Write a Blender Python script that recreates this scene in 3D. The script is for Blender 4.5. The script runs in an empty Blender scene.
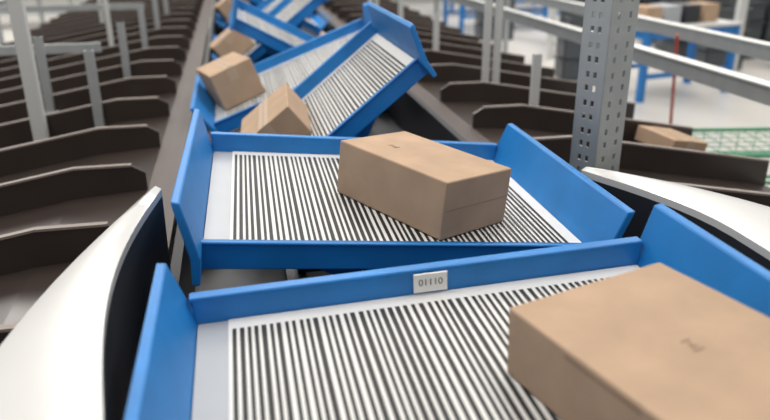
import bpy, math, random
from mathutils import Vector, Matrix, Euler
random.seed(7)
sc=bpy.context.scene
sc.view_settings.view_transform='Standard'

# ---------------- materials ----------------
def mat(name,col,rough=.5,metal=0,noise=0,nscale=8,bump=0,coat=0,stretch=None):
    m=bpy.data.materials.new(name); m.use_nodes=True
    nt=m.node_tree; b=nt.nodes['Principled BSDF']
    b.inputs['Base Color'].default_value=(*col,1); b.inputs['Roughness'].default_value=rough
    b.inputs['Metallic'].default_value=metal; b.inputs['Coat Weight'].default_value=coat
    if noise or bump:
        tc=nt.nodes.new('ShaderNodeTexCoord'); mp=nt.nodes.new('ShaderNodeMapping')
        nt.links.new(tc.outputs['Object'],mp.inputs[0])
        if stretch: mp.inputs['Scale'].default_value=stretch
        n=nt.nodes.new('ShaderNodeTexNoise'); n.inputs['Scale'].default_value=nscale; n.inputs['Detail'].default_value=5
        nt.links.new(mp.outputs[0],n.inputs['Vector'])
        if noise:
            mx=nt.nodes.new('ShaderNodeMix'); mx.data_type='RGBA'
            mx.inputs[6].default_value=(*[c*(1-noise) for c in col],1); mx.inputs[7].default_value=(*[min(1,c*(1+noise)) for c in col],1)
            nt.links.new(n.outputs['Fac'],mx.inputs[0]); nt.links.new(mx.outputs[2],b.inputs['Base Color'])
        if bump:
            bp=nt.nodes.new('ShaderNodeBump'); bp.inputs['Strength'].default_value=bump; bp.inputs['Distance'].default_value=.01
            nt.links.new(n.outputs['Fac'],bp.inputs['Height']); nt.links.new(bp.outputs[0],b.inputs['Normal'])
    return m
BLUE=mat('blue_plastic',(.010,.19,.54),.45,noise=.28,nscale=7,bump=.03)
BLUED=mat('blue_steel',(.010,.16,.46),.45)
MATW=mat('tray_mat_white',(.72,.72,.71),.5,noise=.05)
MATG=mat('tray_mat_grey',(.38,.40,.43),.4,noise=.08)
INK=mat('barcode_ink',(.010,.010,.010),.55)
CARD=mat('cardboard',(.44,.305,.205),.85,noise=.22,nscale=9,bump=.12)
CARDD=mat('cardboard_cut_edge',(.26,.17,.11),.9)
TAPE=mat('packing_tape',(.48,.35,.245),.4)
BROWN=mat('brown_chute_board',(.038,.028,.024),.32,noise=.3,nscale=5)
BROWNL=mat('brown_lane_board',(.095,.076,.070),.45,noise=.2,nscale=6,stretch=(4,.6,1))
EDGE=mat('chute_board_edge',(.24,.20,.18),.5)
WHITE=mat('white_lacquer',(.68,.68,.67),.25,coat=.4,noise=.07,nscale=4)
DARK=mat('dark_rubber',(.022,.024,.03),.5)
DSTEEL=mat('dark_steel',(.05,.055,.065),.4,metal=.6)
GALV=mat('galvanised_steel',(.46,.49,.50),.38,metal=.5,noise=.15,nscale=12)
GALVL=mat('painted_light_steel',(.58,.59,.58),.4,metal=.1)
CRATE=mat('grey_crate_plastic',(.07,.08,.09),.5)
GREEN=mat('green_wire',(.03,.28,.13),.4)
RED=mat('red_handle',(.45,.05,.04),.4)
FLOOR=mat('polished_concrete',(.56,.54,.51),.28,noise=.15,nscale=.6)
LAB=mat('label_paper',(.86,.86,.84),.9)
INKG=mat('printed_grey',(.20,.13,.09),.6)

# ---------------- mesh builder ----------------
class MB:
    def __init__(s): s.v=[];s.f=[];s.m=[];s.mats=[]
    def mi(s,m):
        if m not in s.mats: s.mats.append(m)
        return s.mats.index(m)
    def add(s,vs,fs,m):
        o=len(s.v); s.v+=[tuple(v) for v in vs]; i=s.mi(m)
        for f in fs: s.f.append(tuple(o+k for k in f)); s.m.append(i)
    def box(s,c,d,m,rot=None):
        c=Vector(c); vs=[]
        for z in(-.5,.5):
            for x,y in((-.5,-.5),(.5,-.5),(.5,.5),(-.5,.5)):
                p=Vector((x*d[0],y*d[1],z*d[2]))
                if rot is not None: p=rot@p
                vs.append(c+p)
        s.add(vs,[(3,2,1,0),(4,5,6,7),(0,1,5,4),(1,2,6,5),(2,3,7,6),(3,0,4,7)],m)
    def beam(s,a,b,w,h,m):
        a=Vector(a);b=Vector(b);d=b-a;y=d.normalized()
        up=Vector((0,0,1)) if abs(y.z)<.9 else Vector((0,1,0))
        x=y.cross(up).normalized(); z=x.cross(y)
        R=Matrix((x,y,z)).transposed()
        s.box((a+b)/2,(w,d.length,h),m,R)
    def cyl(s,a,b,r,m,n=12):
        a=Vector(a);b=Vector(b);y=(b-a).normalized()
        up=Vector((0,0,1)) if abs(y.z)<.9 else Vector((0,1,0))
        x=y.cross(up).normalized(); z=x.cross(y); vs=[]
        for p in(a,b):
            for i in range(n):
                t=2*math.pi*i/n; vs.append(p+(x*math.cos(t)+z*math.sin(t))*r)
        s.add(vs,[tuple(range(n))[::-1],tuple(range(n,2*n))]+[(i,(i+1)%n,n+(i+1)%n,n+i) for i in range(n)],m)
    def prism(s,poly,ext,m):
        n=len(poly); vs=[Vector(p) for p in poly]+[Vector(p)+Vector(ext) for p in poly]
        s.add(vs,[tuple(range(n))[::-1],tuple(range(n,2*n))]+[(i,(i+1)%n,n+(i+1)%n,n+i) for i in range(n)],m)
    def done(s,name,parent=None,bevel=0,seg=2,smooth=False):
        me=bpy.data.meshes.new(name); me.from_pydata(s.v,[],s.f)
        for m in s.mats: me.materials.append(m)
        for p,i in zip(me.polygons,s.m): p.material_index=i; p.use_smooth=smooth
        import bmesh
        bm=bmesh.new(); bm.from_mesh(me); bmesh.ops.recalc_face_normals(bm,faces=bm.faces); bm.to_mesh(me); bm.free()
        o=bpy.data.objects.new(name,me); sc.collection.objects.link(o)
        if parent: o.parent=parent
        if bevel:
            b=o.modifiers.new('bevel','BEVEL'); b.width=bevel; b.segments=seg; b.limit_method='ANGLE'
        return o

# ---------------- tilt trays ----------------
W,L=1.0,.76
def tray_meshes():
    fr=MB(); hw,hl=W/2,L/2; t=.014
    fr.box((0,0,-.02),(W,L,.03),BLUE)
    # far wall with lip (tall), near wall (low)
    fr.box((0,hl+t/2,.0),(W+.01,t,.115),BLUE)
    fr.box((0,hl+t/2+.008,.055),(W+.02,.03,.012),BLUE)
    fr.box((0,-hl-t/2,-.030),(W+.01,t,.076),BLUE)
    fr.box((0,-hl-t/2-.004,.004),(W+.02,.022,.008),BLUE)
    for s in(1,-1):   # tall flared side wings
        x0=s*hw; 
        y0,y1=-hl-.10,hl+.03
        prof=[(x0,-.07),(x0,0),(x0+s*.045,.135),(x0+s*.065,.138),(x0+s*.062,.125),(x0+s*.022,-.005),(x0+s*.018,-.07)]
        fr.prism([(p[0],y0,p[1]) for p in prof],(0,y1-y0,0),BLUE)
    mt=MB()
    mt.box((0,0,-.003),(W-.004,L-.004,.006),MATG)
    mt.box((.03,0,.001),(W-.068,L-.006,.004),MATW)
    bars=MB(); x=-.428
    while x<.447:
        w=random.choice([.007,.0075,.008,.009,.010])
        bars.add([(x,-.375,.0042),(x+w,-.375,.0042),(x+w,.335,.0042),(x,.335,.0042)],[(0,1,2,3)],INK)
        x+=w+random.choice([.0065,.007,.008,.009])
    un=MB()
    for s in(1,-1):
        un.prism([(-.40,s*.26,-.035),(.40,s*.26,-.035),(.12,s*.26,-.17),(-.12,s*.26,-.17)],(0,.02,0),BLUED)
        un.prism([(s*.30,-.3,-.035),(s*.32,-.3,-.035),(s*.32,-.3,-.10),(s*.30,-.3,-.10)],(0,.6,0),BLUED)
    un.box((0,0,-.14),(.16,.6,.07),DSTEEL)
    return fr,mt,bars,un
protos=None
def tray(x,y,z,roll,yaw=0,pivot=False):
    global protos
    e=bpy.data.objects.new('tilt_tray',None); sc.collection.objects.link(e)
    R=Matrix.Rotation(math.radians(yaw),4,'Z')@Matrix.Rotation(math.radians(-roll),4,'Y')
    p=Vector((x,y,z))
    if pivot: p=p-Vector((0,0,.16))+R.to_3x3()@Vector((0,0,.16))
    e.matrix_world=Matrix.Translation(p)@R
    if protos is None:
        fr,mt,bars,un=tray_meshes()
        protos=[fr.done('tray_shell',e,.004),mt.done('tray_mat',e),bars.done('barcode_bars',e),un.done('tilt_bracket',e,.003)]
    else:
        for o in protos:
            c=o.copy(); c.parent=e; sc.collection.objects.link(c)
    return e
def on_tray(e,lx,ly,h,yaw):
    return e.matrix_world@Matrix.Translation((lx,ly,.005))@Matrix.Rotation(math.radians(yaw),4,'Z')
T1=tray(.376,.961,1.1,1.9)
T2=tray(.389,1.991,1.1,-5.6,-1)
T=[T1,T2]
rolls=[39,21,-28,38,35,-28,36,34,0,36]
for k,rl in enumerate(rolls):
    T.append(tray(.385,3.04+1.03*k,1.1,rl,0,True))
tray(.37,-.07,1.1,0)

# number label on the first tray's far wall
lb=MB(); lb.box((.0,.371,.032),(.075,.004,.044),LAB)
lb.done('tray_label',T1)
cu=bpy.data.curves.new('label_number','FONT'); cu.body='01110'; cu.size=.022; cu.align_x='CENTER'; cu.align_y='CENTER'
cu.materials.append(INK)
to=bpy.data.objects.new('label_number',cu); sc.collection.objects.link(to); to.parent=T1
to.location=(0,.3685,.033); to.rotation_euler=(math.radians(90),0,0)

# ---------------- cartons ----------------
def carton(M,w,l,h,slot=False,mark=None,seam=True,tape=None):
    b=MB(); 
    b.box((0,0,h/2),(w,l,h),CARD)
    o=b.done('cardboard_box',None,.005,3); o.matrix_world=M
    d=MB()
    if seam:
        d.box((0,0,h+.0004),(.002,l-.01,.001),CARDD)
        d.box((0,0,h+.0002),(.05,l-.004,.0008),TAPE)
        for q in(1,-1):
            d.box((0,q*(l/2+.0003),h-.035),(.05,.0008,.07),TAPE)
    if tape:
        for q in(1,-1):
            d.box((0,q*(l/2+.0003),h*.5),(w-.012,.0007,.001),CARDD)
    if mark:
        mx,my=mark
        for dx,dy,a,c in[(.0,.0,.022,.002),(.0,.010,.014,.0025),(.0,.018,.008,.0025),(0,.027,.018,.002)]:
            d.box((dx+mx,dy+my,h+.0008),(a,c,.0006),INKG)
    if slot:
        d.box((-w/2-.0004,-.02,h-.012),(.001,.16,.004),CARDD)
    if d.v: d.done('box_print',o)
    return o
carton(on_tray(T1,.275,-.11,0,14.5),.35,.42,.135,slot=True,seam=False,mark=(.0,-.04))
carton(on_tray(T2,.095,-.125,0,32),.265,.425,.160,mark=(-.03,.08),seam=False,tape=True)
carton(on_tray(T[2],-.12,.0,0,-4),.27,.40,.15)
carton(on_tray(T[3],-.36,.0,0,12),.24,.45,.20)
carton(on_tray(T[4],.20,-.1,0,-5),.25,.30,.14)
carton(on_tray(T[5],-.33,.0,0,10),.28,.40,.20)
carton(on_tray(T[8],-.30,.0,0,10),.34,.40,.20)

# ---------------- sorter frame under trays ----------------
s=MB()
for x in(.13,.64): s.box((x,6,.80),(.06,16,.10),DSTEEL)
s.box((.385,6,.66),(1.20,16,.03),DARK)
for k in range(0,14):
    y=-1+1.03*k
    s.box((.385,y-.03,.875),(.5,.12,.05),DARK); s.box((.385,y+.2,.90),(.12,.7,.06),DARK)
for x in(-.22,.99): s.box((x,6,.80),(.03,16,.28),DARK)
for y in range(-1,14,2):
    for x in(-.16,.93): s.box((x,y,.33),(.08,.08,.66),DSTEEL)
s.done('sorter_track_frame')

# ---------------- chute banks ----------------
def chutes(sx,x0,xe,name):
    b=MB(); X=lambda x: x0+sx*x
    zl=.90; m=(.36-.02)/1.9
    ze=zl-.02-m*(xe-.4); zt=zl+.10-.179*(xe-.38)
    b.box((X(.06),7.5,zl-.01),(.12,15,.02),BROWNL)
    b.prism([(X(.12),.0,zl),(X(.40),.0,zl-.02),(X(xe),.0,ze),(X(xe),0,ze-.03),(X(.40),0,zl-.05),(X(.12),0,zl-.03)],(0,15,0),BROWN)
    y=.35
    while y<14.5:
        pr=[(X(.12),zl-.02),(X(.12),zl+.07),(X(.17),zl+.10),(X(.38),zl+.10),(X(xe),zt),(X(xe),ze),(X(.40),zl-.03)]
        b.prism([(p[0],y,p[1]) for p in pr],(0,.018,0),BROWN)
        b.beam((X(.17),y+.009,zl+.102),(X(.38),y+.009,zl+.102),.024,.008,EDGE)
        b.beam((X(.38),y+.009,zl+.102),(X(xe),y+.009,zt+.002),.024,.008,EDGE)
        y+=.60
    for y in range(0,15,2): 
        b.box((X(xe-.1),y+.3,(ze)/2),(.06,.06,ze),GALV); b.box((X(.3),y+.3,.42),(.06,.06,.84),GALV)
    return b.done(name)
chutes(-1,-.26,2.3,'sorting_chute_bank')
chutes(1,1.03,1.38,'sorting_chute_bank')

# ---------------- white end covers ----------------
def cover(sx,name,bulge,wfun,dx=0,dz=0):
    b=MB(); sec=[]
    for i in range(25):
        t=(i/24)**1.3; y=1.88-1.5*t
        xin=-.225-bulge*math.sin(math.pi*min(1,t*1.5))
        if sx>0 and t>1/3: xin=-.225-bulge
        wd=wfun(t)
        sec.append((xin,xin-wd,y,1.20-.02*t, 1.20-.02*t-.16*t))
    N=len(sec)-1
    f=lambda x: x if sx<0 else .77-x+dx
    vs=[];fs=[]
    for (a,c,y,z1,z2) in sec: vs+= [(f(a),y,z1+dz),(f(a-(a-c)*.5),y,z1+.01-(z1-z2)*.4+dz),(f(c),y,z2+dz)]
    for i in range(N):
        for j in(0,1): fs.append((3*i+j,3*i+3+j,3*i+4+j,3*i+1+j))
    b.add(vs,fs,WHITE)
    vs=[]
    for (a,c,y,z1,z2) in sec: vs+=[(f(a),y,z1+dz),(f(a),y,z1-.02+dz),(f(a-.005),y,.78)]
    b.add(vs,[(3*i,3*i+1,3*i+4,3*i+3) for i in range(N)],WHITE)
    b.add(vs,[(3*i+1,3*i+2,3*i+5,3*i+4) for i in range(N)],DARK)
    vs=[]
    for (a,c,y,z1,z2) in sec: vs+=[(f(c),y,z2+dz),(f(c),y,.78)]
    b.add(vs,[(2*i,2*i+1,2*i+3,2*i+2) for i in range(N)],WHITE)
    o=b.done(name,smooth=True)
    m=o.modifiers.new('e','EDGE_SPLIT'); m.split_angle=math.radians(40)
    return o
cover(-1,'chute_end_cover',.055,lambda t:.03+.43*t**1.05)
cover(1,'chute_end_cover',.165,lambda t:.03+.70*t**.65,.0,-.035)

# ---------------- steel uprights ----------------
def perforated(x,y,z0,z1,yaw):
    b=MB(); w=.14; d=.11; t=.004
    def plate(M,w):
        hh=z1-z0
        for xx,ww in((-w/2+.016,.032),(0,w-.064-.030),(w/2-.016,.032)):
            b.box(M@Vector((xx,0,hh/2)),(ww,t,hh),GALV,M.to_3x3())
        n=int(hh/.05)
        for i in range(n+1):
            b.box(M@Vector((0,0,i*.05)),(w-.002,t*.98,.026 if i%2 else .032),GALV,M.to_3x3())
    I=Matrix.Identity(4)
    plate(I,w)
    for s_ in(1,-1):
        plate(Matrix.Translation((s_*w/2,d/2,0))@Matrix.Rotation(math.pi/2,4,'Z'),d)
        b.box((s_*(w/2-.012),d,(z1-z0)/2),(.028,t,z1-z0),GALV)
    b.box((0,.04,.004),(.18,.15,.008),GALV)
    o=b.done('perforated_steel_upright'); o.matrix_world=Matrix.Translation((x,y,z0))@Matrix.Rotation(math.radians(yaw),4,'Z')
perforated(1.285,2.24,0,2.9,24)

def post(x,y,z0,z1,w=.05,m=GALV,d=None):
    b=MB(); d=d or w
    b.box((0,0,(z1-z0)/2),(w,.005,z1-z0),m); b.box((-w/2,d/2,(z1-z0)/2),(.005,d,z1-z0),m); b.box((w/2,d/2,(z1-z0)/2),(.005,d,z1-z0),m)
    b.box((0,d/2,.004),(w+.04,d+.04,.008),m)
    o=b.done('steel_post'); o.location=(x,y,z0)
post(-1.03,3.85,0,3,.06,GALVL)
for x,y in[(-.74,3.9),(-1.12,4.5),(-.74,5.1),(-.74,6.3),(-.74,7.5),(-.74,8.7),(-.74,10.2)]: post(x,y,.82,1.27,.04)
for x,y,h in[(-1.1,6.9,2.6),(-1.5,9,2.6),(1.55,4.3,2.6),(1.62,4.3,2.6),(1.5,6.5,1.3),(1.5,5.3,1.25),(1.5,3.4,1.25),(1.5,8,2.6),(1.57,8,2.6)]: post(x,y,0,h,.035,GALVL)

def rail(x,z,y0,y1,name,ys,w=.05,h=.09):
    b=MB(); b.beam((x,y0,z),(x,y1,z),w,h,GALV); b.beam((x,y0,z+h/2),(x,y1,z+h/2),w+.03,.008,GALVL)
    for y in ys: b.box((x,y,(z-h/2)/2),(.05,.05,z-h/2),GALV)
    b.done(name)
rail(2.48,1.1,1.5,14,'guard_rail',[2.2,4.4,6.6,8.8,11])
rail(3.1,1.15,1.5,14,'guard_rail',[2.6,5.4,8,11])
rail(-2.62,1.05,4,14,'guard_rail',[5,7,9,11,13])
b=MB()
for y in(5.2,8): b.beam((-2.55,y,1.1),(-.9,y,1.1),.04,.06,GALV)
b.done('cross_rail')

# ---------------- green mesh cart ----------------
b=MB()
w,l=1.0,.62; H=.42
for i in range(11): b.cyl((-w/2+w*i/10,-l/2,0),(-w/2+w*i/10,l/2,0),.003,GREEN,6)
for i in range(7): b.cyl((-w/2,-l/2+l*i/6,0),(w/2,-l/2+l*i/6,0),.003,GREEN,6)
for s_ in(1,-1):
    for zz in(0,-.18,-.36):
        b.beam((-w/2,s_*l/2,zz),(w/2,s_*l/2,zz),.022,.022,GREEN); b.beam((s_*w/2,-l/2,zz),(s_*w/2,l/2,zz),.022,.022,GREEN)
    for i in range(9): b.cyl((-w/2+w*i/8,s_*l/2,-.36),(-w/2+w*i/8,s_*l/2,0),.003,GREEN,6)
    for q in(1,-1):
        b.box((s_*w/2,q*l/2,-.20),(.03,.03,.42),GREEN)
        b.cyl((s_*w/2-.015,q*l/2,-.45),(s_*w/2+.015,q*l/2,-.45),.05,DARK,14)
o=b.done('green_mesh_cart'); o.location=(3.42,4.0,.5); o.rotation_euler=(0,0,math.radians(-10))
b=MB(); b.cyl((3.25,4.75,.02),(3.0,4.50,1.15),.011,RED); b.box((3.25,4.75,.035),(.3,.06,.07),DARK); b.done('push_broom')
carton(Matrix.Translation((2.16,3.18,.775))@Matrix.Rotation(.18,4,'Y')@Matrix.Rotation(.15,4,'Z'),.22,.28,.08)

# ---------------- background racks ----------------
def stack(x,y,n,name='pallet_stack'):
    b=MB()
    for i in range(n):
        z=.15*i
        for k in(-.5,0,.5): b.box((k,0,z+.05),(.1,.8,.09),DARK)
        for k in range(6): b.box((0,-.35+.14*k,z+.11),(1.2,.09,.02),DSTEEL)
    o=b.done(name); o.location=(x,y,0); o.rotation_euler=(0,0,random.uniform(-.3,.3))
for x,y,n in[(7.6,11.2,7),(8.7,12.2,9),(9.6,11.5,6),(10.3,13.5,9),(8.0,14,8)]: stack(x,y,n)
def crates(x,y,n,yaw):
    b=MB()
    for i in range(n):
        z=.28*i
        b.box((0,0,z+.02),(.56,.36,.04),CRATE)
        for s_ in(1,-1):
            b.box((0,s_*.18,z+.13),(.6,.02,.24),CRATE); b.box((s_*.29,0,z+.13),(.02,.38,.24),CRATE)
            b.box((0,s_*.19,z+.25),(.64,.03,.03),CRATE); b.box((s_*.31,0,z+.25),(.03,.4,.03),CRATE)
    o=b.done('plastic_crate_stack'); o.location=(x,y,0); o.rotation_euler=(0,0,yaw)
for x,y,n in[(6.6,9.6,4),(7.3,9.5,3),(8.0,9.7,5),(6.9,10.3,5),(8.9,10.2,4),(5.4,10.5,2),(4.4,8.6,2),(9.3,9.2,3),(6.5,8.8,3),(7.8,8.7,4),(5.7,11.4,3),(4.5,12.2,3)]: crates(x,y,n,random.uniform(-.3,.3))
def bench(x,y,w,l,h,yaw,m=BLUED,top=GALVL):
    b=MB()
    for s_ in(1,-1):
        for q in(1,-1): b.box((s_*w/2,q*l/2,h/2),(.07,.07,h),m)
        b.beam((-w/2,s_*l/2,h*.35),(w/2,s_*l/2,h*.35),.05,.05,m)
        b.beam((s_*w/2,-l/2,h-.06),(s_*w/2,l/2,h-.06),.05,.1,m); b.beam((-w/2,s_*l/2,h-.06),(w/2,s_*l/2,h-.06),.05,.1,m)
    b.box((0,0,h+.0),(w+.1,l+.1,.03),top)
    for k in range(4): b.box((-w*.35+k*w*.22,0,h+.015+.1),(w*.16,l*.5,.2),[CARD,MATG,DARK,CARD][k])
    o=b.done('packing_bench'); o.location=(x,y,0); o.rotation_euler=(0,0,yaw)
bench(5.2,13.5,2.2,.8,.85,.1); bench(6.3,16,2.6,.9,.85,0); bench(9,18,3,1,.9,0); bench(5,19,3,1,.9,0)
bench(5.0,7.6,1.3,.6,.8,.2,BLUED,GALVL)
bench(-4.6,11,1.6,.8,.85,0,GALV); bench(-3.9,16,2,.8,.85,0,GALV)
for x,y in[(7.2,8.1),(6.2,8.0),(4.6,10),(11,11)]: post(x,y,0,2.6,.09,GALVL)

# ---------------- room ----------------
b=MB(); b.box((3,10,-.05),(50,60,.1),FLOOR); b.done('floor')
b=MB(); b.box((3,38,4),(50,.2,8),mat('wall_paint',(.7,.70,.68),.8,noise=.03)); b.done('wall_back')

# ---------------- lighting ----------------
w=bpy.data.worlds.new('World'); sc.world=w; w.use_nodes=True
bg=w.node_tree.nodes['Background']; bg.inputs[0].default_value=(1,.98,.95,1); bg.inputs[1].default_value=.46
def area(loc,sx,sy,e,rot=(0,0,0)):
    l=bpy.data.lights.new('ceiling_lamp','AREA'); l.shape='RECTANGLE'; l.size=sx; l.size_y=sy; l.energy=e; l.color=(1,.96,.90)
    o=bpy.data.objects.new('ceiling_lamp',l); o.location=loc; o.rotation_euler=rot; sc.collection.objects.link(o)
area((-1.5,2.5,6),.8,6,200); area((2.6,4,6),.8,8,240); area((.5,12,6.5),2,8,420); area((9,12,6.5),2,10,900); area((-6,14,6.5),2,8,700)

# ---------------- camera ----------------
f=710.8;p=math.radians(21.682);yw=math.radians(11.654);r=math.radians(.264)
fw=Vector((math.sin(yw)*math.cos(p),math.cos(yw)*math.cos(p),-math.sin(p)))
r0=Vector((math.cos(yw),-math.sin(yw),0)); u0=r0.cross(fw)
R=r0*math.cos(r)-u0*math.sin(r); U=u0*math.cos(r)+r0*math.sin(r)
cd=bpy.data.cameras.new('camera'); co=bpy.data.objects.new('camera',cd); sc.collection.objects.link(co)
co.matrix_world=Matrix.Translation((0,0,1.85))@Matrix((R,U,-fw)).transposed().to_4x4()
cd.sensor_width=36; cd.lens=f*36/770; cd.clip_start=.05
cd.dof.use_dof=True; cd.dof.focus_distance=1.95; cd.dof.aperture_fstop=1.8
sc.camera=co
